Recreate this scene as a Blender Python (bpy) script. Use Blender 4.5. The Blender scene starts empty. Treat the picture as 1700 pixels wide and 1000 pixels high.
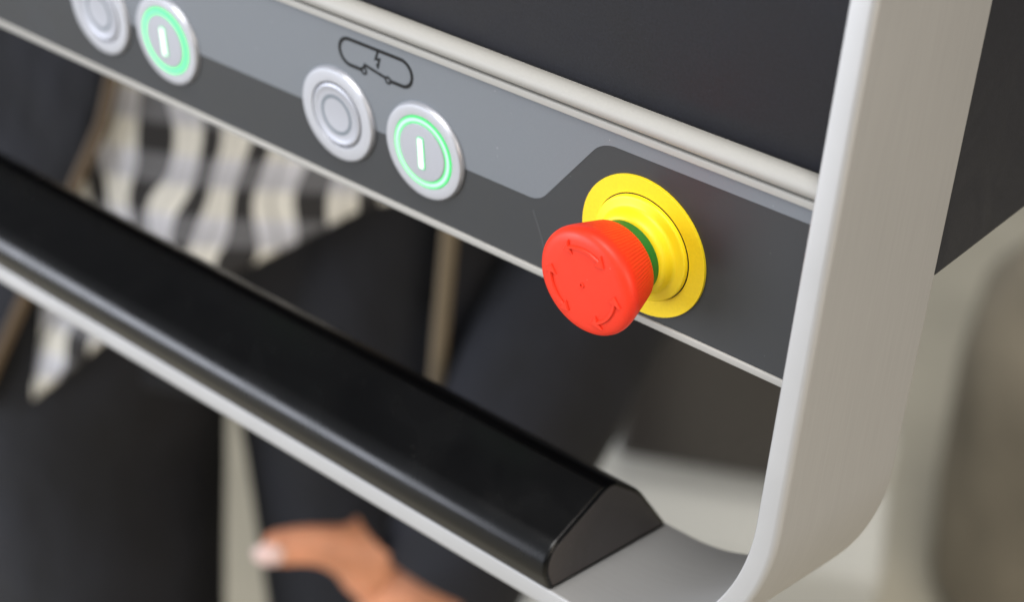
import bpy, bmesh, math, random
from mathutils import Vector, Matrix
random.seed(7)
S = bpy.context.scene
COL = S.collection
H = 1.17                      # height of the console's origin above the floor

# ------------------------------------------------------------------ camera
cam = bpy.data.cameras.new('camera'); camo = bpy.data.objects.new('camera', cam); COL.objects.link(camo)
S.camera = camo
cam.sensor_fit = 'HORIZONTAL'; cam.sensor_width = 36.0; cam.lens = 66.04
cam.clip_start = 0.01; cam.clip_end = 60
right = Vector((.7378, .6684, .0949)); down = Vector((.3539, -.2632, -.8975)); fwd = Vector((-.5749, .6957, -.4307))
fwd.normalize(); right = (right - right.dot(fwd)*fwd).normalized(); up = right.cross(fwd)
camo.matrix_world = Matrix(((right.x, up.x, -fwd.x, .241), (right.y, up.y, -fwd.y, -.3271),
                            (right.z, up.z, -fwd.z, .1818 + H), (0, 0, 0, 1)))
cam.dof.use_dof = True; cam.dof.focus_distance = 0.441; cam.dof.aperture_fstop = 9.0

# ------------------------------------------------------------------ world, lamps, exposure
w = bpy.data.worlds.new('World'); S.world = w; w.use_nodes = True
def hall_world():
    # a bright window front before the console, a dark hall ceiling overhead and behind
    nt = w.node_tree; N = nt.nodes.new; Lk = nt.links.new; bg = nt.nodes['Background']
    tc = N('ShaderNodeTexCoord'); dt = N('ShaderNodeVectorMath'); dt.operation = 'DOT_PRODUCT'
    dt.inputs[1].default_value = Vector((-.10, -.95, -.30)).normalized()
    Lk(tc.outputs['Generated'], dt.inputs[0])
    r = N('ShaderNodeMapRange'); r.interpolation_type = 'SMOOTHSTEP'
    r.inputs['From Min'].default_value = -.45; r.inputs['From Max'].default_value = .85
    r.inputs['To Min'].default_value = .04; r.inputs['To Max'].default_value = .80
    Lk(dt.outputs['Value'], r.inputs[0]); Lk(r.outputs[0], bg.inputs[1])
    bg.inputs[0].default_value = (.90, .94, 1, 1)
hall_world()
S.view_settings.view_transform = 'Standard'; S.view_settings.look = 'None'
S.view_settings.exposure = 0; S.view_settings.gamma = 1
def lamp(name, pos, target, sx, sy, power, color):
    l = bpy.data.lights.new(name, 'AREA'); l.shape = 'RECTANGLE'; l.size = sx; l.size_y = sy
    l.energy = power; l.color = color
    o = bpy.data.objects.new(name, l); COL.objects.link(o)
    o.location = pos; o.rotation_euler = (Vector(target)-Vector(pos)).to_track_quat('-Z', 'Y').to_euler()
TGT = (0, 0, H)
lamp('window_light', (-1.95, -2.2, H-.22), TGT, 1.7, 1.2, 84, (.86, .90, 1))
lamp('ceiling_light', (.5, -1.2, H+2.1), TGT, 1.7, 1.2, 80, (1, .98, .95))
lamp('side_light', (2.3, -.1, H+.5), TGT, 1.4, 1.2, 36, (1, .87, .71))
lamp('hall_light', (-.2, 1.0, H+2.4), (-.8, 1.0, 0), 1.5, 1.5, 40, (1, .96, .88))

# ------------------------------------------------------------------ materials
def mat(name, col, rough=.5, metal=0, **k):
    m = bpy.data.materials.new(name); m.use_nodes = True
    nt = m.node_tree; b = nt.nodes['Principled BSDF']
    b.inputs['Base Color'].default_value = (*col, 1); b.inputs['Roughness'].default_value = rough
    b.inputs['Metallic'].default_value = metal
    if 'spec' in k: b.inputs['Specular IOR Level'].default_value = k['spec']
    if 'coat' in k: b.inputs['Coat Weight'].default_value = k['coat']; b.inputs['Coat Roughness'].default_value = k.get('coatr', .2)
    if 'sss' in k:
        b.inputs['Subsurface Weight'].default_value = k['sss']; b.inputs['Subsurface Scale'].default_value = k.get('sscale', .002)
        b.inputs['Subsurface Radius'].default_value = k.get('srad', (1, .3, .2))
    if 'emit' in k:
        b.inputs['Emission Color'].default_value = (*k['emit'], 1); b.inputs['Emission Strength'].default_value = k['estr']
    if 'noise' in k:                       # (scale vector, colour variation, bump, roughness variation)
        sc, cv, bump, rv = k['noise']
        tc = nt.nodes.new('ShaderNodeTexCoord'); mp = nt.nodes.new('ShaderNodeMapping'); mp.inputs['Scale'].default_value = sc
        nz = nt.nodes.new('ShaderNodeTexNoise'); nz.inputs['Scale'].default_value = 1; nz.inputs['Detail'].default_value = 5
        nt.links.new(tc.outputs['Object'], mp.inputs[0]); nt.links.new(mp.outputs[0], nz.inputs['Vector'])
        def ramp(lo, hi, sock):
            r = nt.nodes.new('ShaderNodeMapRange'); r.inputs['From Min'].default_value = .3; r.inputs['From Max'].default_value = .7
            r.inputs['To Min'].default_value = lo; r.inputs['To Max'].default_value = hi
            nt.links.new(nz.outputs[0], r.inputs[0]); nt.links.new(r.outputs[0], sock)
        if cv:
            mx = nt.nodes.new('ShaderNodeMix'); mx.data_type = 'RGBA'
            mx.inputs[6].default_value = (*[c*(1-cv) for c in col], 1); mx.inputs[7].default_value = (*[min(1, c*(1+cv)) for c in col], 1)
            ramp(0, 1, mx.inputs[0]); nt.links.new(mx.outputs[2], b.inputs['Base Color'])
        if rv: ramp(rough-rv, rough+rv, b.inputs['Roughness'])
        if bump:
            bp = nt.nodes.new('ShaderNodeBump'); bp.inputs['Strength'].default_value = bump; bp.inputs['Distance'].default_value = k.get('bdist', .0003)
            nt.links.new(nz.outputs[0], bp.inputs['Height']); nt.links.new(bp.outputs[0], b.inputs['Normal'])
    return m
M = {}
def frame_metal():
    # brushed, clear anodised flat bar; the grain runs along the bar, i.e. with constant depth
    m = mat('brushed_aluminium', (.56, .56, .57), .48, .32)
    nt = m.node_tree; b = nt.nodes['Principled BSDF']
    tc = nt.nodes.new('ShaderNodeTexCoord')
    facs = []
    for sc in ((14, 5200, 14), (60, 1900, 60)):
        mp = nt.nodes.new('ShaderNodeMapping'); mp.inputs['Scale'].default_value = sc
        nz = nt.nodes.new('ShaderNodeTexNoise'); nz.inputs['Scale'].default_value = 1; nz.inputs['Detail'].default_value = 4
        nt.links.new(tc.outputs['Object'], mp.inputs[0]); nt.links.new(mp.outputs[0], nz.inputs['Vector']); facs.append(nz)
    big = nt.nodes.new('ShaderNodeTexNoise'); big.inputs['Scale'].default_value = 30
    nt.links.new(tc.outputs['Object'], big.inputs['Vector'])
    ad = nt.nodes.new('ShaderNodeMath'); ad.operation = 'ADD'
    nt.links.new(facs[0].outputs[0], ad.inputs[0]); nt.links.new(facs[1].outputs[0], ad.inputs[1])
    bp = nt.nodes.new('ShaderNodeBump'); bp.inputs['Strength'].default_value = .10; bp.inputs['Distance'].default_value = .0001
    nt.links.new(ad.outputs[0], bp.inputs['Height']); nt.links.new(bp.outputs[0], b.inputs['Normal'])
    r = nt.nodes.new('ShaderNodeMapRange'); r.inputs['From Min'].default_value = .6; r.inputs['From Max'].default_value = 1.4
    r.inputs['To Min'].default_value = 0; r.inputs['To Max'].default_value = 1
    nt.links.new(ad.outputs[0], r.inputs[0])
    mx = nt.nodes.new('ShaderNodeMix'); mx.data_type = 'RGBA'
    mx.inputs[6].default_value = (.325, .322, .318, 1); mx.inputs[7].default_value = (.365, .362, .358, 1)
    nt.links.new(r.outputs[0], mx.inputs[0]); nt.links.new(mx.outputs[2], b.inputs['Base Color'])
    r2 = nt.nodes.new('ShaderNodeMapRange'); r2.inputs['To Min'].default_value = .42; r2.inputs['To Max'].default_value = .54
    nt.links.new(big.outputs[0], r2.inputs[0]); nt.links.new(r2.outputs[0], b.inputs['Roughness'])
    return m
M['alu'] = frame_metal()
M['trim'] = mat('satin_trim_metal', (.33, .32, .295), .6, .0, noise=((2800, 2800, 2800), .02, .06, 0), bdist=.0001)
M['bezel'] = mat('satin_button_metal', (.45, .46, .50), .40, .6, noise=((2500, 2500, 2500), .03, .08, .04), bdist=.00005)
M['cap'] = mat('satin_cap_metal', (.40, .41, .455), .40, .5, noise=((2500, 2500, 2500), .03, .08, .04), bdist=.00005)
M['groove'] = mat('dark_groove', (.12, .115, .10), .4, .6)
M['ring_off'] = mat('unlit_ring_plastic', (.13, .155, .18), .4)
M['panel_dark'] = mat('dark_grey_film', (.028, .030, .033), .42, spec=.35, noise=((2600, 2600, 2600), .05, .12, .04), bdist=.00004)
M['panel_light'] = mat('light_grey_film', (.146, .159, .176), .42, spec=.35, noise=((2600, 2600, 2600), .03, .12, .04), bdist=.00004)
M['ink'] = mat('black_print', (.006, .006, .006), .6, spec=.2)
M['screen'] = mat('soft_black_surface', (.0095, .0103, .0155), .50, spec=.35, noise=((1400, 1400, 1400), .25, .3, .05), bdist=.0001)
M['black'] = mat('black_coated_metal', (.0012, .0012, .0014), .22, spec=.27, noise=((3000, 3000, 3000), .2, .25, .03), bdist=.00004)
M['endcap'] = mat('black_plastic_cap', (.040, .034, .032), .55, noise=((2600, 2600, 2600), .15, .3, 0), bdist=.00005)
M['red'] = mat('red_plastic', (.70, .030, .009), .48, spec=.28, sss=.03, noise=((1500, 1500, 1500), .03, .12, .03), bdist=.00005)
M['yellow'] = mat('yellow_plastic', (.84, .62, .008), .46, spec=.4, sss=.08)
M['yellow_plate'] = mat('yellow_label_plate', (.80, .58, .012), .50, spec=.3, noise=((1200, 1200, 1200), .04, .06, 0), bdist=.00005)
M['green'] = mat('green_plastic', (.004, .14, .018), .4)
M['skin'] = mat('skin', (.62, .27, .15), .5, sss=.12, sscale=.01, noise=((45, 45, 45), .24, .1, 0))
M['nail'] = mat('fingernail', (.80, .58, .55), .3)
M['jacket'] = mat('dark_navy_cloth', (.0038, .0044, .0080), .85, noise=((16, 16, 10), .75, .6, 0), bdist=.02)
M['jeans'] = mat('dark_denim', (.0040, .0046, .0075), .9, noise=((13, 13, 8), .75, .6, 0), bdist=.02)
M['brown'] = mat('brown_trim', (.085, .052, .022), .6)
M['tan'] = mat('tan_trim', (.15, .115, .07), .7)
M['hair'] = mat('dark_hair', (.02, .013, .009), .6, noise=((300, 300, 20), .4, .5, 0))
M['shoe'] = mat('black_leather', (.015, .014, .013), .4)
M['floor'] = mat('beige_floor', (.50, .465, .375), .55, noise=((2.2, 2.2, 2.2), .16, .0, .08))
M['cabinet'] = mat('light_grey_enamel', (.42, .42, .39), .4, noise=((4, 4, 4), .06, 0, .05))
M['cab_dark'] = mat('dark_brown_glass', (.030, .027, .025), .25, noise=((5, 5, 5), .15, 0, .05))
M['olive'] = mat('olive_brown_shadow_tone', (.23, .20, .15), .9, noise=((9, 9, 9), .25, .3, 0), bdist=.02)  # brown of the soft shadow at far right, given to a solid
def dusty(m, speck, tone, lo, hi, amount=.5):
    # sparse dust specks and broad handling smears in the sheen
    nt = m.node_tree; b = nt.nodes['Principled BSDF']; N = nt.nodes.new; Lk = nt.links.new
    tc = N('ShaderNodeTexCoord'); vo = N('ShaderNodeTexVoronoi'); vo.inputs['Scale'].default_value = speck
    Lk(tc.outputs['Object'], vo.inputs['Vector'])
    sp = N('ShaderNodeSeparateColor'); Lk(vo.outputs['Color'], sp.inputs[0])
    g = N('ShaderNodeMath'); g.operation = 'GREATER_THAN'; g.inputs[1].default_value = .93; Lk(sp.outputs[0], g.inputs[0])
    l = N('ShaderNodeMath'); l.operation = 'LESS_THAN'; l.inputs[1].default_value = .085; Lk(vo.outputs['Distance'], l.inputs[0])
    q = N('ShaderNodeMath'); q.operation = 'MULTIPLY'; Lk(g.outputs[0], q.inputs[0]); Lk(l.outputs[0], q.inputs[1])
    q2 = N('ShaderNodeMath'); q2.operation = 'MULTIPLY'; q2.inputs[1].default_value = amount; Lk(q.outputs[0], q2.inputs[0])
    mx = N('ShaderNodeMix'); mx.data_type = 'RGBA'; mx.inputs[7].default_value = (*tone, 1)
    src = b.inputs['Base Color'].links
    if src: Lk(src[0].from_socket, mx.inputs[6])
    else: mx.inputs[6].default_value = b.inputs['Base Color'].default_value
    Lk(q2.outputs[0], mx.inputs[0]); Lk(mx.outputs[2], b.inputs['Base Color'])
    nz = N('ShaderNodeTexNoise'); nz.inputs['Scale'].default_value = 38; nz.inputs['Detail'].default_value = 6; nz.inputs['Distortion'].default_value = 1.2
    Lk(tc.outputs['Object'], nz.inputs['Vector'])
    r = N('ShaderNodeMapRange'); r.inputs['From Min'].default_value = .35; r.inputs['From Max'].default_value = .65
    r.inputs['To Min'].default_value = lo; r.inputs['To Max'].default_value = hi
    Lk(nz.outputs[0], r.inputs[0]); Lk(r.outputs[0], b.inputs['Roughness'])
dusty(M['panel_dark'], 520, (.12, .12, .12), .36, .50)
dusty(M['panel_light'], 380, (.40, .40, .40), .36, .50)
dusty(M['black'], 420, (.06, .06, .055), .19, .28, .4)
dusty(M['endcap'], 500, (.20, .19, .18), .45, .62, .5)
dusty(M['red'], 600, (.85, .25, .2), .38, .54, .4)
dusty(M['yellow_plate'], 500, (.45, .36, .05), .42, .58, .4)
dusty(M['screen'], 700, (.07, .07, .08), .42, .58, .4)
def shirt_mat():
    m = mat('striped_shirt_cloth', (.6, .6, .55), .85)
    nt = m.node_tree; b = nt.nodes['Principled BSDF']; N = nt.nodes.new; Lk = nt.links.new
    tc = N('ShaderNodeTexCoord'); sep = N('ShaderNodeSeparateXYZ')
    nz = N('ShaderNodeTexNoise'); nz.inputs['Scale'].default_value = 14; nz.inputs['Detail'].default_value = 1
    Lk(tc.outputs['Object'], nz.inputs['Vector'])
    Lk(tc.outputs['Object'], sep.inputs[0])
    def mth(op, a, c):
        n = N('ShaderNodeMath'); n.operation = op
        for i, v in enumerate((a, c)):
            if isinstance(v, (int, float)): n.inputs[i].default_value = v
            else: Lk(v, n.inputs[i])
        return n.outputs[0]
    wob = mth('MULTIPLY', mth('SUBTRACT', nz.outputs[0], .5), .046)
    x = mth('ADD', mth('ADD', sep.outputs[0], wob), mth('MULTIPLY', sep.outputs[2], -.10))
    fr = mth('FRACT', mth('MULTIPLY', mth('ADD', x, 1.0), 1/.029), 0)
    s = mth('LESS_THAN', fr, .44)
    s2 = mth('MULTIPLY', mth('LESS_THAN', fr, .72), mth('GREATER_THAN', fr, .66))
    frz = mth('FRACT', mth('MULTIPLY', sep.outputs[2], 1/.034), 0)
    hz = mth('LESS_THAN', frz, .5)
    hd_ = mth('MULTIPLY', mth('LESS_THAN', frz, .30), .16)
    tot = mth('MAXIMUM', mth('MAXIMUM', mth('MULTIPLY', s, mth('SUBTRACT', 1.0, mth('MULTIPLY', hz, .18))), mth('MULTIPLY', s2, .6)), hd_)
    mx = N('ShaderNodeMix'); mx.data_type = 'RGBA'; mx.inputs[6].default_value = (.74, .73, .68, 1); mx.inputs[7].default_value = (.62, .63, .69, 1)
    Lk(hz, mx.inputs[0])
    m2 = N('ShaderNodeMix'); m2.data_type = 'RGBA'; m2.inputs[7].default_value = (.022, .021, .022, 1)
    Lk(tot, m2.inputs[0]); Lk(mx.outputs[2], m2.inputs[6]); Lk(m2.outputs[2], b.inputs['Base Color'])
    return m
M['shirt'] = shirt_mat()
def led(name, core, edge, strength, width, rmid=None):
    # lit diffuser: brightest along its middle, greener towards its rim
    m = mat(name, (.02, .16, .06), .5, emit=core, estr=strength)
    if rmid:
        nt = m.node_tree; b = nt.nodes['Principled BSDF']; N = nt.nodes.new; Lk = nt.links.new
        tc = N('ShaderNodeTexCoord'); sp = N('ShaderNodeSeparateXYZ'); cb = N('ShaderNodeCombineXYZ'); ln = N('ShaderNodeVectorMath'); ln.operation = 'LENGTH'
        Lk(tc.outputs['Object'], sp.inputs[0]); Lk(sp.outputs[0], cb.inputs[0]); Lk(sp.outputs[2], cb.inputs[1]); Lk(cb.outputs[0], ln.inputs[0])
        a = N('ShaderNodeMath'); a.operation = 'SUBTRACT'; Lk(ln.outputs['Value'], a.inputs[0]); a.inputs[1].default_value = rmid
        c = N('ShaderNodeMath'); c.operation = 'ABSOLUTE'; Lk(a.outputs[0], c.inputs[0])
        r = N('ShaderNodeMapRange'); r.interpolation_type = 'SMOOTHSTEP'; r.inputs['From Min'].default_value = .0; r.inputs['From Max'].default_value = width/2
        Lk(c.outputs[0], r.inputs[0])
        mx = N('ShaderNodeMix'); mx.data_type = 'RGBA'; mx.inputs[6].default_value = (*core, 1); mx.inputs[7].default_value = (*edge, 1)
        Lk(r.outputs[0], mx.inputs[0]); Lk(mx.outputs[2], b.inputs['Emission Color'])
    return m
M['led_ring'] = led('green_led_ring', (.55, 1, .68), (.0, .55, .08), 1.4, .0019, .00935)
M['led_ring_wide'] = led('bright_green_led_ring', (.20, 1, .40), (.0, .60, .13), 1.5, .0024, .00935)
M['led_mark'] = led('green_led_mark', (.95, 1, .97), None, 1.6, 0)
M['led_rim'] = led('green_led_rim', (.03, .80, .22), None, .9, 0)

# ------------------------------------------------------------------ mesh helpers
def link(name, bm, m, parent=None, loc=(0, 0, 0), rot=(0, 0, 0), smooth=True, angle=35):
    me = bpy.data.meshes.new(name)
    bmesh.ops.remove_doubles(bm, verts=bm.verts, dist=1e-7)
    bmesh.ops.recalc_face_normals(bm, faces=bm.faces)
    if smooth:
        for f in bm.faces: f.smooth = True
        for e in bm.edges:
            if len(e.link_faces) == 2 and e.calc_face_angle(0) > math.radians(angle): e.smooth = False
    bm.to_mesh(me); bm.free()
    me.materials.append(m)
    o = bpy.data.objects.new(name, me); COL.objects.link(o)
    o.location = loc; o.rotation_euler = rot; o.parent = parent
    return o
def root(name, label, cat, loc, rz=0, group=None):
    o = bpy.data.objects.new(name, None); COL.objects.link(o); o.empty_display_size = .1
    o.location = loc; o.rotation_euler = (0, 0, rz); o['label'] = label; o['category'] = cat
    if group: o['group'] = group
    return o
def ring_faces(bm, rings, closed=True, cap=True):
    vs = [[bm.verts.new(p) for p in r] for r in rings]
    n = len(vs[0])
    for a, b in zip(vs, vs[1:]):
        for i in range(n if closed else n-1):
            j = (i+1) % n; bm.faces.new((a[i], a[j], b[j], b[i]))
    if cap and closed:
        bm.faces.new(vs[0][::-1]); bm.faces.new(vs[-1])
    return vs
def lathe(profile, n=96, cx=0, cz=0, bm=None):
    """revolve (radius, y) pairs about the y axis"""
    bm = bm or bmesh.new(); rows = []
    for r, y in profile:
        if r < 1e-6: rows.append([bm.verts.new((cx, y, cz))])
        else: rows.append([bm.verts.new((cx+r*math.cos(2*math.pi*k/n), y, cz+r*math.sin(2*math.pi*k/n))) for k in range(n)])
    for a, b in zip(rows, rows[1:]):
        for i in range(n):
            j = (i+1) % n
            if len(a) == 1 and len(b) == 1: continue
            if len(a) == 1: bm.faces.new((a[0], b[j], b[i]))
            elif len(b) == 1: bm.faces.new((a[i], a[j], b[0]))
            else: bm.faces.new((a[i], a[j], b[j], b[i]))
    return bm
def fillet(pts, radii, seg=8, closed=True):
    """round the corners of a 2-D polygon"""
    out = []; n = len(pts)
    for i in range(n):
        p = Vector(pts[i]); r = radii[i]
        if r <= 0 or (not closed and i in (0, n-1)): out.append(tuple(p)); continue
        a = (Vector(pts[i-1])-p).normalized(); b = (Vector(pts[(i+1) % n])-p).normalized()
        ang = a.angle(b); t = r/math.tan(ang/2); c = p+(a+b).normalized()*(r/math.sin(ang/2))
        s = p+a*t; e = p+b*t; v0 = s-c; v1 = e-c; da = v0.angle_signed(v1)
        for k in range(seg+1):
            th = -da*k/seg; q = Vector((v0.x*math.cos(th)-v0.y*math.sin(th), v0.x*math.sin(th)+v0.y*math.cos(th)))
            out.append(tuple(c+q))
    return out
def prism_x(poly, x0, x1, bm=None, bev=0):
    """extrude a (y, z) polygon along x; optional rounded ends"""
    bm = bm or bmesh.new()
    if bev:
        c = Vector((sum(p[0] for p in poly)/len(poly), sum(p[1] for p in poly)/len(poly)))
        sz = max((Vector(p)-c).length for p in poly)
        rings = []
        for k in range(5):
            a = math.pi/2*k/4; off = bev*(1-math.sin(a)); xx = x0+bev*(1-math.cos(a))
            rings.append([(xx, *(inset(poly, off)[i])) for i in range(len(poly))])
        for k in range(5):
            a = math.pi/2*(4-k)/4; off = bev*(1-math.sin(a)); xx = x1-bev*(1-math.cos(a))
            rings.append([(xx, *(inset(poly, off)[i])) for i in range(len(poly))])
        ring_faces(bm, rings)
    else:
        ring_faces(bm, [[(x0, *p) for p in poly], [(x1, *p) for p in poly]])
    return bm
def inset(poly, d):
    n = len(poly); out = []
    area = sum(poly[i][0]*poly[(i+1) % n][1]-poly[(i+1) % n][0]*poly[i][1] for i in range(n))
    sg = 1 if area > 0 else -1
    for i in range(n):
        a = Vector(poly[i-1]); p = Vector(poly[i]); b = Vector(poly[(i+1) % n])
        e1 = (p-a).normalized(); e2 = (b-p).normalized()
        n1 = Vector((-e1.y, e1.x))*sg; n2 = Vector((-e2.y, e2.x))*sg
        m = (n1+n2); m = m.normalized() if m.length > 1e-6 else n1
        out.append(tuple(p+m*(d/max(.5, m.dot(n1)))))
    return out
def rbox(x0, x1, y0, y1, z0, z1, r, seg=4, bm=None):
    own = bm or bmesh.new(); t = bmesh.new()
    bmesh.ops.create_cube(t, size=1)
    for v in t.verts: v.co = Vector(((x0+x1)/2+v.co.x*(x1-x0), (y0+y1)/2+v.co.y*(y1-y0), (z0+z1)/2+v.co.z*(z1-z0)))
    if r: bmesh.ops.bevel(t, geom=list(t.edges)+list(t.verts), offset=r, segments=seg, profile=.5, affect='EDGES')
    me = bpy.data.meshes.new('t'); t.to_mesh(me); t.free(); own.from_mesh(me); bpy.data.meshes.remove(me)
    return own
def flat_shape(pts, y0, y1, bm=None):
    """plate with an (x, z) outline between two depths"""
    bm = bm or bmesh.new()
    ring_faces(bm, [[(x, y0, z) for x, z in pts], [(x, y1, z) for x, z in pts]])
    return bm
def stroke(pts, wd, y0, y1, bm, closed=False):
    """thin printed or raised line along (x, z) points"""
    P = [Vector(p) for p in pts]; n = len(P); L = []; R = []
    for i in range(n):
        a = P[i-1] if (i or closed) else P[i]; b = P[(i+1) % n] if (i < n-1 or closed) else P[i]
        e1 = (P[i]-a); e2 = (b-P[i])
        e1 = e1.normalized() if e1.length > 0 else e2.normalized(); e2 = e2.normalized() if e2.length > 0 else e1
        t = (e1+e2).normalized(); nn = Vector((-t.y, t.x)); k = wd/2/max(.45, nn.dot(Vector((-e1.y, e1.x))))
        L.append(P[i]+nn*k); R.append(P[i]-nn*k)
    rings = [[(l.x, y0, l.y), (r.x, y0, r.y), (r.x, y1, r.y), (l.x, y1, l.y)] for l, r in zip(L, R)]
    if closed: rings.append(rings[0]); ring_faces(bm, rings, cap=False)
    else: ring_faces(bm, rings)
    return bm

# ------------------------------------------------------------------ the setting
fl = bmesh.new(); vs = [fl.verts.new(p) for p in ((-25, -15, 0), (25, -15, 0), (25, 35, 0), (-25, 35, 0))]; fl.faces.new(vs)
o = link('floor', fl, M['floor']); o['kind'] = 'structure'; o['label'] = 'pale beige floor of the hall'

# ------------------------------------------------------------------ the console
CON = root('control_console', 'brushed aluminium framed control console with grey button panel, black grip bar and red emergency stop', 'control console', (0, 0, 0))
XR, T, W, ZI, RI = .0507, .0064, .0507, -.0959, .049
XL, ZT = -.62, .34
def frame_loop():
    """flat bar bent round four corners: path of inner-face points with outward normals"""
    path = []
    corners = [((XR-RI, ZI+RI), -math.pi/2, 0), ((XR-RI, ZT-RI), 0, math.pi/2), ((XL+RI, ZT-RI), math.pi/2, math.pi), ((XL+RI, ZI+RI), math.pi, 3*math.pi/2)]
    for (cx, cz), a0, a1 in corners:
        for k in range(29):
            a = a0+(a1-a0)*k/28; nx, nz = math.cos(a), math.sin(a)
            path.append((cx+RI*nx, cz+RI*nz, nx, nz))
    rb = [.0009, .0009, .0012, .0006]
    prof = fillet([(0, 0), (0, W), (T, W), (T, 0)], [.0006, .0006, .0007, .0017], 8)
    rings = [[(x+nx*a, y, H+z+nz*a) for a, y in prof] for x, z, nx, nz in path]
    rings.append(rings[0])
    bm = bmesh.new(); ring_faces(bm, rings, cap=False)
    return bm
link('frame', frame_loop(), M['alu'], CON, angle=50)

# black grip bar lying on the lower bar of the frame
XH = -.0062
hp = fillet([(.0000, -.0958), (-.0062, -.0845), (.0208, -.0699), (.0345, -.0785), (.0500, -.0958)], [.0006, .0082, .0065, .022, .0008], 14)
hp = [(y, z+H) for y, z in hp]
GR = link('grip_bar', prism_x(hp, -.56, XH, bev=.0011), M['black'], CON, angle=40)
cp = inset(hp, .0013)
link('end_cap', prism_x(cp, XH-.0005, XH+.00012, bev=.0), M['endcap'], GR)

# panel assembly: leans back a little inside the frame; its own local axes are x (right), y (depth), z (up the panel)
TILT = -.18427
def P2W(v):
    """panel coordinates -> console coordinates"""
    x, y, z = v; c, s = math.cos(TILT), math.sin(TILT)
    yy = y+.0120; return Vector((x, c*yy+s*z, -s*yy+c*z+H))
PM = Matrix.Translation(P2W((0, 0, 0))) @ Matrix.Rotation(-TILT, 4, 'X')
def pan(o, x=0, y=0, z=0, parent=CON):
    """put a part modelled in panel coordinates where it belongs"""
    o.parent = parent
    if parent is CON: o.location = PM @ Vector((x, y, z)); o.rotation_euler = (-TILT, 0, 0)
    else: o.location = (x, y, z)
    return o
ZL, ZU = -.0224, .0280
XP0 = -.615
PANEL = pan(link('control_panel', rbox(XP0, XR-.0003, .0, .006, ZL+.0020, ZU+.001, 0), M['panel_dark']))
art = [(XP0+.001, 0)]
mid = fillet([(XP0+.001, 0), (-.0335, 0), (-.0128, .0240), (XR-.0004, .0240)], [0, .0078, .0095, 0], 14, closed=False)
outline = mid+[(XR-.0004, ZU-.0001), (XP0+.001, ZU-.0001)]
pan(link('light_grey_inlay', flat_shape(outline, -.00012, .0005), M['panel_light']), parent=PANEL)
# lower edge lip of the extrusion
lip = fillet([(-.0006, ZL), (-.0006, ZL+.0022), (.0075, ZL+.0022), (.0075, ZL)], [.0005, .0004, 0, .0005], 5)
pan(link('lower_lip', prism_x(lip, XP0, XR-.0002), M['trim']), parent=PANEL)
# upper flange and round bead
up_ = fillet([(-.0008, ZU), (-.0008, ZU+.0021), (.0058, ZU+.0024), (.0058, ZU)], [.0004, .0006, 0, 0], 5)
pan(link('upper_flange', prism_x(up_, XP0, XR-.0002), M['trim']), parent=PANEL)
bead = []
for k in range(33):
    a = math.radians(-115+250*k/32); bead.append((.0012-.0030*math.cos(a), ZU+.0049+.0026*math.sin(a)))
bead += [(.0060, ZU+.0072), (.0060, ZU+.0023)]
pan(link('round_bead', prism_x(bead, XP0, XR-.0002), M['trim']), parent=PANEL)

# printed vehicle symbol with a lightning bolt
sy = bmesh.new(); y0, y1 = -.00022, -.00005
mm = lambda l: [(a/1000, b/1000) for a, b in l]
cap = []
for k in range(17): a = math.radians(-90-180*k/16); cap.append((-100.3+3.85*math.cos(a), 20.8+3.85*math.sin(a)))
for k in range(17): a = math.radians(90-180*k/16); cap.append((-80.8+3.85*math.cos(a), 20.8+3.85*math.sin(a)))
stroke(mm([(-95.9, 16.95)]+cap+[(-85.6, 16.95)]), .00100, y0, y1, sy)
for cx, cz in ((-95.2, 16.9), (-86.1, 16.95)):
    stroke(mm([(cx+0.90*math.cos(2*math.pi*k/20), cz+0.90*math.sin(2*math.pi*k/20)) for k in range(20)]), .00062, y0, y1, sy, closed=True)
stroke(mm([(-95.3, 17.6), (-94.5, 19.15)]), .00075, y0, y1, sy)
stroke(mm([(-94.9, 18.8), (-86.7, 17.35)]), .00080, y0, y1, sy)
stroke(mm([(-89.2, 24.5), (-90.3, 21.85), (-88.9, 22.15), (-89.7, 19.7)]), .00072, y0, y1, sy)
stroke(mm([(-94.8, 16.2), (-94.6, 15.9)]), .00040, y0, y1, sy)
flat_shape(mm([(-90.35, 20.4), (-88.95, 20.5), (-89.75, 19.0)]), y0, y1, sy)
pan(link('vehicle_symbol', sy, M['ink'], smooth=False), parent=PANEL)

# faint scuff and specks of dust on the film
dm = mat('pale_scuff', (.085, .09, .095), .6)
sc = bmesh.new()
stroke([(-.0358, -.0035), (-.0353, -.0052), (-.0346, -.0068), (-.0338, -.0088), (-.0331, -.0110), (-.0325, -.0135)], .00016, -.00004, .0001, sc)
pan(link('scuff_mark', sc, dm, smooth=False), parent=PANEL)

# push buttons ------------------------------------------------------
ZB = .0004
def bezel_profile(inner):
    return [(inner, .001), (inner, -.0011), (inner+.0002, -.00135), (.0128, -.00150), (.01345, -.00140), (.0138, -.0010), (.0140, -.0004), (.0140, .0004)]
def copy_tree(o, parent=None):
    c = o.copy(); COL.objects.link(c); c.parent = parent
    for ch in list(o.children): copy_tree(ch, c)
    return c
offb = pan(link('push_button', lathe(bezel_profile(.0097)), M['bezel']), -.10655, 0, ZB)
offb['label'] = 'unlit silver push button with a round O mark, beside the vehicle symbol'
lathe_parts = [
    ('groove', [(.0098, -.0004), (.0088, -.0004)], 'groove'),
    ('button_cap', [(.0093, .0), (.0093, -.0013), (.0091, -.00152), (.0086, -.00165), (.0082, -.00158), (.0077, -.00144), (.0070, -.00138), (0, -.00135)], 'cap'),
    ('ring_mark', [(.0060, -.0012), (.0060, -.00140), (.0050, -.00140), (.0050, -.0012)], 'ring_off')]
for n_, pr, mt in lathe_parts: link(n_, lathe(pr), M[mt], offb)
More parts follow.
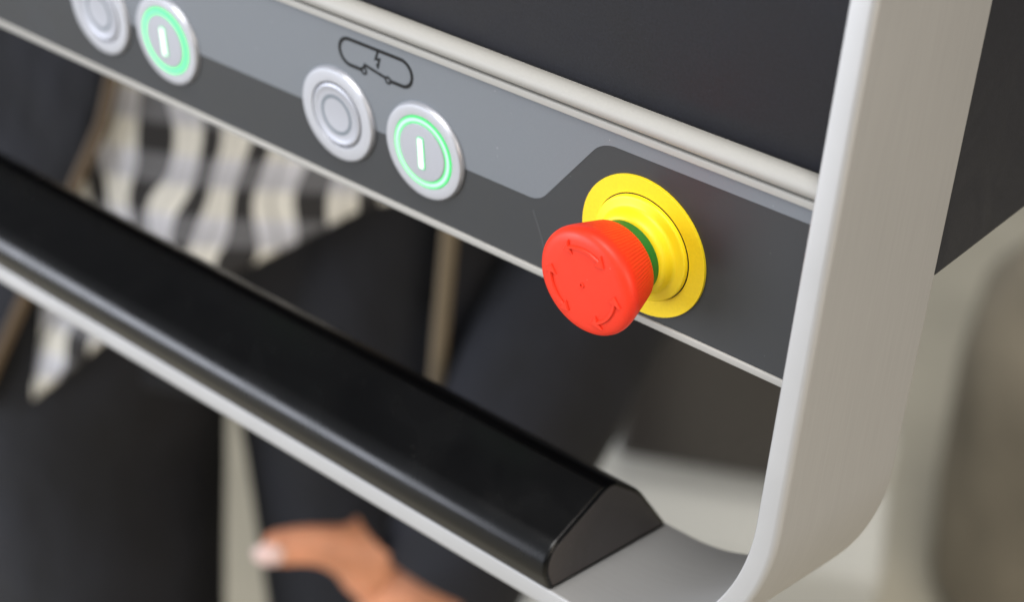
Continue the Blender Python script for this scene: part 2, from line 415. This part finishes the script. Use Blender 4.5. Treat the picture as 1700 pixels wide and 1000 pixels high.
onb = pan(link('push_button', lathe(bezel_profile(.01036)), M['bezel']), -.07344, 0, ZB)
onb['label'] = 'push button with lit green ring and I mark, nearest the emergency stop'
for n_, pr, mt in [('light_ring', [(.01036, -.0008), (.01030, -.00150), (.0103, -.00158), (.0084, -.00158), (.0083, -.0012)], 'led_ring'),
                   ('button_cap', [(.0083, -.001), (.0083, -.0017), (.0081, -.00185), (.0050, -.0019), (0, -.0019)], 'cap')]:
    link(n_, lathe(pr), M[mt], onb)
def mark(wd, ht, r, a, b):
    pts = fillet([(-wd/2, -ht/2), (wd/2, -ht/2), (wd/2, ht/2), (-wd/2, ht/2)], [r]*4, 5)
    return flat_shape(pts, a, b)
ml = link('line_mark', mark(.0022, .0094, .0005, -.00215, -.0018), M['led_rim'], onb)
link('line_mark_core', mark(.0017, .0089, .0004, -.00222, -.0021), M['led_mark'], onb)
for src, x, lab in ((offb, -.2126, 'unlit silver push button cut by the top edge, leftmost of the row'),
                    (onb, -.1803, 'push button with lit green ring and I mark, far left of the row')):
    c = copy_tree(src, CON); c.location = PM @ Vector((x, 0, ZB)); c['label'] = lab
    if src is onb:                      # this lamp shines a little stronger and greener
        for ch in c.children:
            if ch.name.startswith('light_ring'): ch.data = ch.data.copy(); ch.data.materials[0] = M['led_ring_wide']

# emergency stop ------------------------------------------------------
ES = pan(link('emergency_stop_button', lathe([(.01425, .0004), (.01425, -.00065), (.01432, -.00075), (.01880, -.00075), (.01886, -.00068), (.01886, .0003)], 128), M['yellow_plate']), 0, 0, 0)
ES['label'] = 'emergency stop with red mushroom head on round yellow plate'
link('yellow_collar', lathe([(.0140, .0002), (.0140, -.00155), (.01392, -.0018), (.01375, -.00195), (.0134, -.00205), (.0119, -.0023), (.0115, -.00245), (.01120, -.0028), (.01105, -.0034), (.01085, -.0042), (.01065, -.0050), (.0103, -.0056), (.0097, -.0060), (.0090, -.0060), (.008, -.006)], 128), M['yellow'], ES, angle=60)
link('collar_gap_shade', lathe([(.01418, -.0004), (.01418, -.00078), (.0139, -.00085), (.0139, -.0004)], 96), M['ink'], ES)  # solid black ring drawn as the shade in the gap round the collar
link('green_band', lathe([(.0090, -.0058), (.0094, -.0060), (.0094, -.0092), (.0088, -.0094)], 96), M['green'], ES)
link('yellow_ring', lathe([(.0088, -.0091), (.0098, -.0092), (.0099, -.0096), (.0098, -.0099), (.008, -.01)], 96), M['yellow'], ES)
HEAD_N = 384
hd = bmesh.new(); rows = []
prof = [(.0090, -.0096), (.0104, -.0096), (.0110, -.0098), (.01130, -.0102), (.0118, -.0118), (.01236, -.0136), (.01290, -.0154), (.01338, -.0170), (.01375, -.0182), (.01398, -.0192), (.01408, -.0199), (.01402, -.0206), (.01378, -.0213), (.0133, -.0219), (.0125, -.0223), (.0112, -.02255), (.008, -.0227), (.004, -.02278)]
for i, (r, y) in enumerate(prof):
    row = []
    ribbed = 1.0 if 3 <= i <= 7 else (.5 if i in (2, 8) else 0)
    for k in range(HEAD_N):
        a = 2*math.pi*k/HEAD_N; ph = (k % 4)
        rr = r-ribbed*.00015*(1 if ph in (0, 1) else 0)
        row.append(hd.verts.new((rr*math.cos(a), y, rr*math.sin(a))))
    rows.append(row)
for a, b in zip(rows, rows[1:]):
    for i in range(HEAD_N):
        j = (i+1) % HEAD_N; hd.faces.new((a[i], a[j], b[j], b[i]))
c = hd.verts.new((0, -.0228, 0))
for i in range(HEAD_N): hd.faces.new((rows[-1][i], rows[-1][(i+1) % HEAD_N], c))
HD = link('mushroom_head', hd, M['red'], ES, angle=40)
# raised double arrows and centre dimple ring on the face, one body with the head's moulding
def arrow(bm, amid, span, r):
    a0, a1 = math.radians(amid-span), math.radians(amid+span); hl = math.radians(13)
    ra, rb = r-.00048, r+.00048; hw = .00185
    out, inn = [], []
    n = 16
    A0, A1 = a0+hl, a1-hl
    pts = [(r, a0)]
    pts += [(r+hw, A0+.02), (rb, A0)]
    pts += [(rb, A0+(A1-A0)*k/n) for k in range(1, n)]
    pts += [(rb, A1), (r+hw, A1-.02), (r, a1), (r-hw, A1-.02), (ra, A1)]
    pts += [(ra, A1-(A1-A0)*k/n) for k in range(1, n)]
    pts += [(ra, A0), (r-hw, A0+.02)]
    xy = [(q*math.cos(t), q*math.sin(t)) for q, t in pts]
    xi = inset(xy, .00022)
    ring_faces(bm, [[(x, -.0222, z) for x, z in xy], [(x, -.02285, z) for x, z in xy], [(x, -.02318, z) for x, z in xi]])
ar = bmesh.new()
for am in (86, 206, -34): arrow(ar, am, 39, .0098)
lathe([(.00042, -.0225), (.00046, -.02305), (.00064, -.02305), (.00074, -.0225)], 24, bm=ar)
link('raised_arrows', ar, M['red'], ES, angle=20)

# dark housing above and behind the panel
HZ = -.0057
hs = rbox(XP0-.003, XR+T-.0005, .039, .24, HZ, .33, .0015, 3)
HS = pan(link('console_housing', hs, M['screen']))
pan(link('display_front', rbox(XP0, XR-.0004, .0035, .0385, ZU+.0008, .31, .0006, 2), M['screen']), parent=HS)

# ------------------------------------------------------------------ the person behind
O = Vector((-.573, .373, 0)); RZ = math.atan2(.671, .741)
PER = root('person', 'person behind the console in open dark jacket and black and white striped shirt', 'person', O, RZ)
def skin_mesh(name, joints, edges, m, parent, rt=0, levels=2):
    me = bpy.data.meshes.new(name)
    me.from_pydata([j[:3] for j in joints], edges, [])
    me.materials.append(m)
    o = bpy.data.objects.new(name, me); COL.objects.link(o); o.parent = parent
    s = o.modifiers.new('skin', 'SKIN'); s.use_smooth_shade = True
    if not me.skin_vertices: 
        bpy.context.view_layer.update()
    sv = me.skin_vertices[0].data
    for i, j in enumerate(joints):
        sv[i].radius = (j[3], j[4] if len(j) > 4 else j[3]); sv[i].use_root = (i == rt)
    ss = o.modifiers.new('sub', 'SUBSURF'); ss.levels = levels; ss.render_levels = levels
    return o
J = []; E = []
def add(p, r, par=None):
    J.append((*p, *(r if isinstance(r, tuple) else (r,)))); 
    if par is not None: E.append((par, len(J)-1))
    return len(J)-1
pel = add((.01, .04, .93), .05)
sp1 = add((.01, .03, 1.05), .06, pel); sp2 = add((.01, .02, 1.25), (.15, .10), sp1); sp3 = add((.01, .03, 1.40), (.12, .09), sp2)
nk = add((.01, .02, 1.49), .05, sp3); nk2 = add((.01, .01, 1.54), .052, nk)
h1 = add((.01, -.005, 1.59), (.070, .075), nk2); h2 = add((.01, -.005, 1.66), (.076, .090), h1); h3 = add((.01, .0, 1.72), (.070, .082), h2)
for s_ in (-1, 1):
    hip = add((.01+s_*.085, .02, .84), .065, pel); kn = add((.012+s_*.105, .02, .47), .056, hip); cf = add((.012+s_*.108, .03, .32), .052, kn)
    an = add((.012+s_*.11, .04, .09), .036, cf); ft = add((.012+s_*.12, -.06, .045), .034, an); add((.012+s_*.125, -.13, .03), .026, ft)
def arm(pts, side):
    """shoulder .. wrist, then a palm and five separate fingers"""
    prev = sp3
    for p, r in pts: prev = add(p, r, prev)
    return prev
# viewer's right arm, its hand hangs below the cuff with the thumb pointing across the body
wr = arm([((.20, .02, 1.39), .055), ((.245, .01, 1.20), .046), ((.275, 0, 1.03), .040), ((.225, -.06, .91), .038), ((.162, -.130, .800), .026)], 1)
palm = add((.136, -.152, .718), (.030, .028), wr)
k0 = add((.128, -.162, .684), (.036, .018), palm)
fb = [(-.030, -.002), (-.010, -.004), (.010, -.002), (.029, .003)]
for i, (dx, dy) in enumerate(fb):
    L_ = (.070, .078, .073, .058)[i]
    bx, by, bz = .122+dx, -.170+dy, .660-dx*.25
    a = add((bx, by, bz), .0100, k0); b = add((bx-.006, by-.004, bz-L_*.45), .0092, a)
    c_ = add((bx-.010, by+.004, bz-L_*.75), .0083, b); add((bx-.012, by+.014, bz-L_*.98), .0066, c_)
t0 = add((.116, -.160, .738), .0180, palm); t1 = add((.098, -.170, .758), .0155, t0); t2 = add((.080, -.178, .768), .0118, t1); t3 = add((.061, -.180, .765), .0115, t2); add((.049, -.180, .762), .0088, t3)
# viewer's left arm hangs at the side
wl = arm([((-.18, .02, 1.39), .055), ((-.235, .03, 1.22), .046), ((-.275, .04, 1.06), .040), ((-.285, .01, .92), .035), ((-.285, -.02, .81), .026)], -1)
pl = add((-.285, -.03, .755), (.020, .034), wl); kl = add((-.285, -.035, .715), (.016, .036), pl)
for i, dy in enumerate((-.030, -.010, .010, .028)):
    L_ = (.070, .078, .073, .058)[i]
    a = add((-.284, -.035+dy, .690), .0100, kl); b = add((-.280, -.036+dy, .690-L_*.45), .0092, a); c_ = add((-.272, -.036+dy, .690-L_*.75), .0083, b); add((-.264, -.036+dy, .690-L_*.95), .0066, c_)
t1 = add((-.280, -.065, .750), .0140, pl); t2 = add((-.276, -.084, .725), .0115, t1); add((-.272, -.094, .700), .0090, t2)
skin_mesh('person_body', J, E, M['skin'], PER, pel)
# nail on the visible thumb
tn = bmesh.new(); bmesh.ops.create_uvsphere(tn, u_segments=16, v_segments=8, radius=1)
for v in tn.verts: v.co = Vector((.054+v.co.x*.0085, -.1892+v.co.y*.0020, .765+v.co.z*.0070))
link('thumbnail', tn, M['nail'], PER)
# hair
hr = bmesh.new(); bmesh.ops.create_icosphere(hr, subdivisions=4, radius=1)
for v in hr.verts:
    v.co = Vector((.01+v.co.x*.090, .012+v.co.y*.103, 1.715+v.co.z*.092))
    v.co += Vector((0, 0, random.uniform(-.002, .002)))
bmesh.ops.delete(hr, geom=[v for v in hr.verts if v.co.z < 1.70-(.09 if v.co.y > .02 else 0) or (v.co.y < -.055 and v.co.z < 1.745)], context='VERTS')
link('hair', hr, M['hair'], PER, angle=80)

def loft(sections, a0, a1, n, bm=None, hem=None, wrinkle=0, seed=0):
    """sections: (cx, cy, z, rx, ry); angles measured from -y (front) in degrees"""
    bm = bm or bmesh.new(); rings = []
    rs = random.Random(seed); ph = [rs.uniform(0, 6.28) for _ in range(6)]
    for si, (cx, cy, z, rx, ry) in enumerate(sections):
        row = []
        for k in range(n+1):
            t = k/n; A0 = a0(z) if callable(a0) else a0; A1 = a1(z) if callable(a1) else a1
            a = math.radians(A0+(A1-A0)*t)
            wv = 1+wrinkle*(math.sin(5*a+ph[0]+z*9)*.6+math.sin(9*a+ph[1]-z*14)*.4)
            x = cx+rx*math.sin(a)*wv; y = cy-ry*math.cos(a)*wv
            zz = z
            if hem and si < 3: zz = z+hem(x)*(1-si/3)
            row.append((x, y, zz))
        rings.append(row)
    ring_faces(bm, rings, closed=False, cap=False)
    return bm
def solid(o, th, lv=1):
    s = o.modifiers.new('solid', 'SOLIDIFY'); s.thickness = th; s.offset = 0
    if lv: q = o.modifiers.new('sub', 'SUBSURF'); q.levels = lv; q.render_levels = lv
    return o
# shirt: slanted hem, rises towards the viewer's right
sh = loft([(.01, .0, .895, .176, .121), (.01, .0, .93, .174, .120), (.01, .0, .98, .171, .117), (.01, .0, 1.05, .165, .112), (.01, .005, 1.2, .172, .118), (.01, .01, 1.33, .17, .115), (.01, .015, 1.42, .13, .095), (.01, .02, 1.47, .075, .07)],
          -180, 180, 96, hem=lambda x: max(-.11, min(.05, .62*(x-.01)-.002 if x > -.04 else -.033+1.2*(x+.04))), wrinkle=.022, seed=3)
solid(link('striped_shirt', sh, M['shirt'], PER, angle=180), .002)
# jacket body, open in front
jo = lambda z: 22+(1.0-z)*-10
def jl(z):   # edge on the viewer's left, as an angle from the front
    return -(180+180-0)+0
RX, RY = .215, .140
def edge_left(z):
    x = -.041-(1.007-z)*.40 if z < 1.007 else -.041+(z-1.007)*.05
    return -math.degrees(math.asin(min(.99, abs(x-.01)/RX)))
def edge_right(z):
    x = .137; return math.degrees(math.asin((x-.01)/RX))
secs = [(.01, .01, z, RX*(1+.04*math.sin(z*20)), RY) for z in (.785, .82, .86, .90, .95, 1.0, 1.06, 1.15, 1.25)]+[(.01, .015, 1.33, .205, .135), (.01, .02, 1.41, .165, .11), (.01, .02, 1.46, .10, .085), (.01, .02, 1.50, .075, .07)]
jk = loft(secs, lambda z: edge_right(z), lambda z: 360+edge_left(z), 80, wrinkle=.03, seed=5)
JK = solid(link('jacket', jk, M['jacket'], PER, angle=180), .006)
def tube(pts, rad, n=14, bm=None, cap=True, flat=1):
    bm = bm or bmesh.new(); rings = []; P = [Vector(p) for p in pts]
    rad = rad if isinstance(rad, (list, tuple)) else [rad]*len(P)
    ref = Vector((0, 1, 0))
    for i, p in enumerate(P):
        t = (P[min(i+1, len(P)-1)]-P[max(i-1, 0)]).normalized()
        u = ref.cross(t).normalized(); v = t.cross(u).normalized()
        rings.append([tuple(p+u*rad[i]*math.cos(2*math.pi*k/n)+v*rad[i]*flat*math.sin(2*math.pi*k/n)) for k in range(n)])
    ring_faces(bm, rings, cap=cap)
    return bm
def edge_pts(fn, zs):
    out = []
    for z in zs:
        a = math.radians(fn(z)); out.append((.01+RX*1.01*math.sin(a), .01-RY*1.03*math.cos(a)-.006, z))
    return out
zs = [.79+.04*k for k in range(14)]
link('zip_trim', tube(edge_pts(edge_left, zs), .0034, flat=.5), M['brown'], JK)
link('zip_trim', tube(edge_pts(edge_right, [z_ for z_ in zs if z_ > .80]), .0045, flat=.5), M['tan'], JK)
# sleeves
def bump_tube(pts, rad, seed):
    P = [Vector(p) for p in pts]; Q = []; R_ = []
    rs = random.Random(seed)
    for i in range(len(P)-1):
        for k in range(6):
            t = k/6; Q.append(P[i].lerp(P[i+1], t)); R_.append((rad[i]*(1-t)+rad[i+1]*t)*(1+rs.uniform(-.035, .035)))
    Q.append(P[-1]); R_.append(rad[-1])
    return tube(Q, R_, 24, cap=False)
solid(link('sleeve', bump_tube([(.13, .02, 1.42), (.20, .02, 1.38), (.25, .01, 1.20), (.285, .0, 1.03), (.235, -.055, .92), (.184, -.134, .810), (.154, -.160, .738)], [.07, .078, .066, .062, .058, .047, .043], 1), M['jacket'], JK, angle=180), .005)
solid(link('sleeve', bump_tube([(-.11, .02, 1.42), (-.18, .02, 1.38), (-.24, .03, 1.22), (-.28, .04, 1.06), (-.287, .01, .92), (-.286, -.02, .80)], [.07, .078, .066, .062, .056, .046], 2), M['jacket'], JK, angle=180), .005)
# trousers: two legs joined at the crotch
tr = bmesh.new()
bump = lambda z, s: .012*math.sin(z*31+s*2)
LEG = [(.05, .052, .062), (.15, .060, .070), (.30, .066, .074), (.47, .070, .078), (.60, .080, .088), (.70, .086, .094), (.75, .090, .100), (.79, .094, .106), (.84, .098, .112), (.90, .094, .112), (.97, .090, .108)]
for s_ in (-1, 1):
    sec = []
    for z, rx, ry in LEG:
        dz = max(0, .757-z); edge = .002+.03*min(dz, .4) if s_ < 0 else .014+.17*min(dz, .3)
        cx = edge+s_*rx-(0 if z < .76 else s_*.010)
        sec.append((cx+.002*math.sin(z*40), .012, z, rx, ry))
    loft(sec, -180, 180, 40, bm=tr, wrinkle=.03, seed=10+s_)
loft([(.01, .012, z, rx, ry) for z, rx, ry in ((.80, .150, .098), (.86, .165, .106), (.92, .168, .107), (.99, .163, .105))], -180, 180, 60, bm=tr, wrinkle=.015, seed=4)
solid(link('trousers', tr, M['jeans'], PER, angle=180), .003)
for s_ in (-1, 1):
    b = bmesh.new(); bmesh.ops.create_uvsphere(b, u_segments=24, v_segments=16, radius=1)
    for v in b.verts:
        z = max(-.55, v.co.z); w_ = 1-.25*max(0, v.co.y)
        v.co = Vector((.012+s_*.122+v.co.x*.048*w_, -.035+v.co.y*.145, .040+z*.072*(1.0 if v.co.y > 0 else .75)))
    link('shoe', b, M['shoe'], PER)

# ------------------------------------------------------------------ machine cabinet behind, right of the person
CAB = root('machine_cabinet', 'light grey machine cabinet with dark brown upper box, blurred below the emergency stop', 'cabinet', (-.619, .884, 0), math.radians(33))
def xz_body(name, pts, radii, y0, y1, m, bev=.012):
    o2 = fillet(pts, radii, 6); bm = bmesh.new(); rings = []
    for k in range(5):
        a = math.pi/2*k/4; f = inset(o2, bev*(1-math.sin(a))); rings.append([(x, y0+bev*(1-math.cos(a)), z) for x, z in f])
    rings.append([(x, y1, z) for x, z in o2]); ring_faces(bm, rings)
    return link(name, bm, m, CAB, angle=50)
xz_body('cabinet_body', [(-.150, 0), (-.020, .565), (.25, .565), (.25, 0)], [0, .03, .03, 0], .01, .40, M['cabinet'], .02)
cb = fillet([(.02, .36), (-.050, .36), (-.060, .455), (.010, .500), (.02, .505)], [0, .02, .03, .02, 0], 6)
link('cabinet_ledge', prism_x(cb, -.075, .25, bev=.01), M['cabinet'], CAB)
link('upper_box', rbox(.0, .225, -.02, .38, .510, .78, .010, 3), M['cab_dark'], CAB)

# made-up rounded solid far right, standing in for a soft brown shadow
ST = root('brown_shadow_shape', 'made-up round olive brown shape standing in for a soft shadow, blurred at the right edge beyond the frame', 'brown_shadow_shape', (-.425, 1.82, 0))
sb = lathe([(0, 0), (.24, 0), (.27, .03), (.285, .15), (.29, .32), (.28, .42), (.24, .47), (.15, .49), (0, .495)], 64)
bmesh.ops.rotate(sb, verts=sb.verts, matrix=Matrix.Rotation(math.pi/2, 3, 'X'))
link('shadow_shape_body', sb, M['olive'], ST)

S.cycles.max_bounces = 8
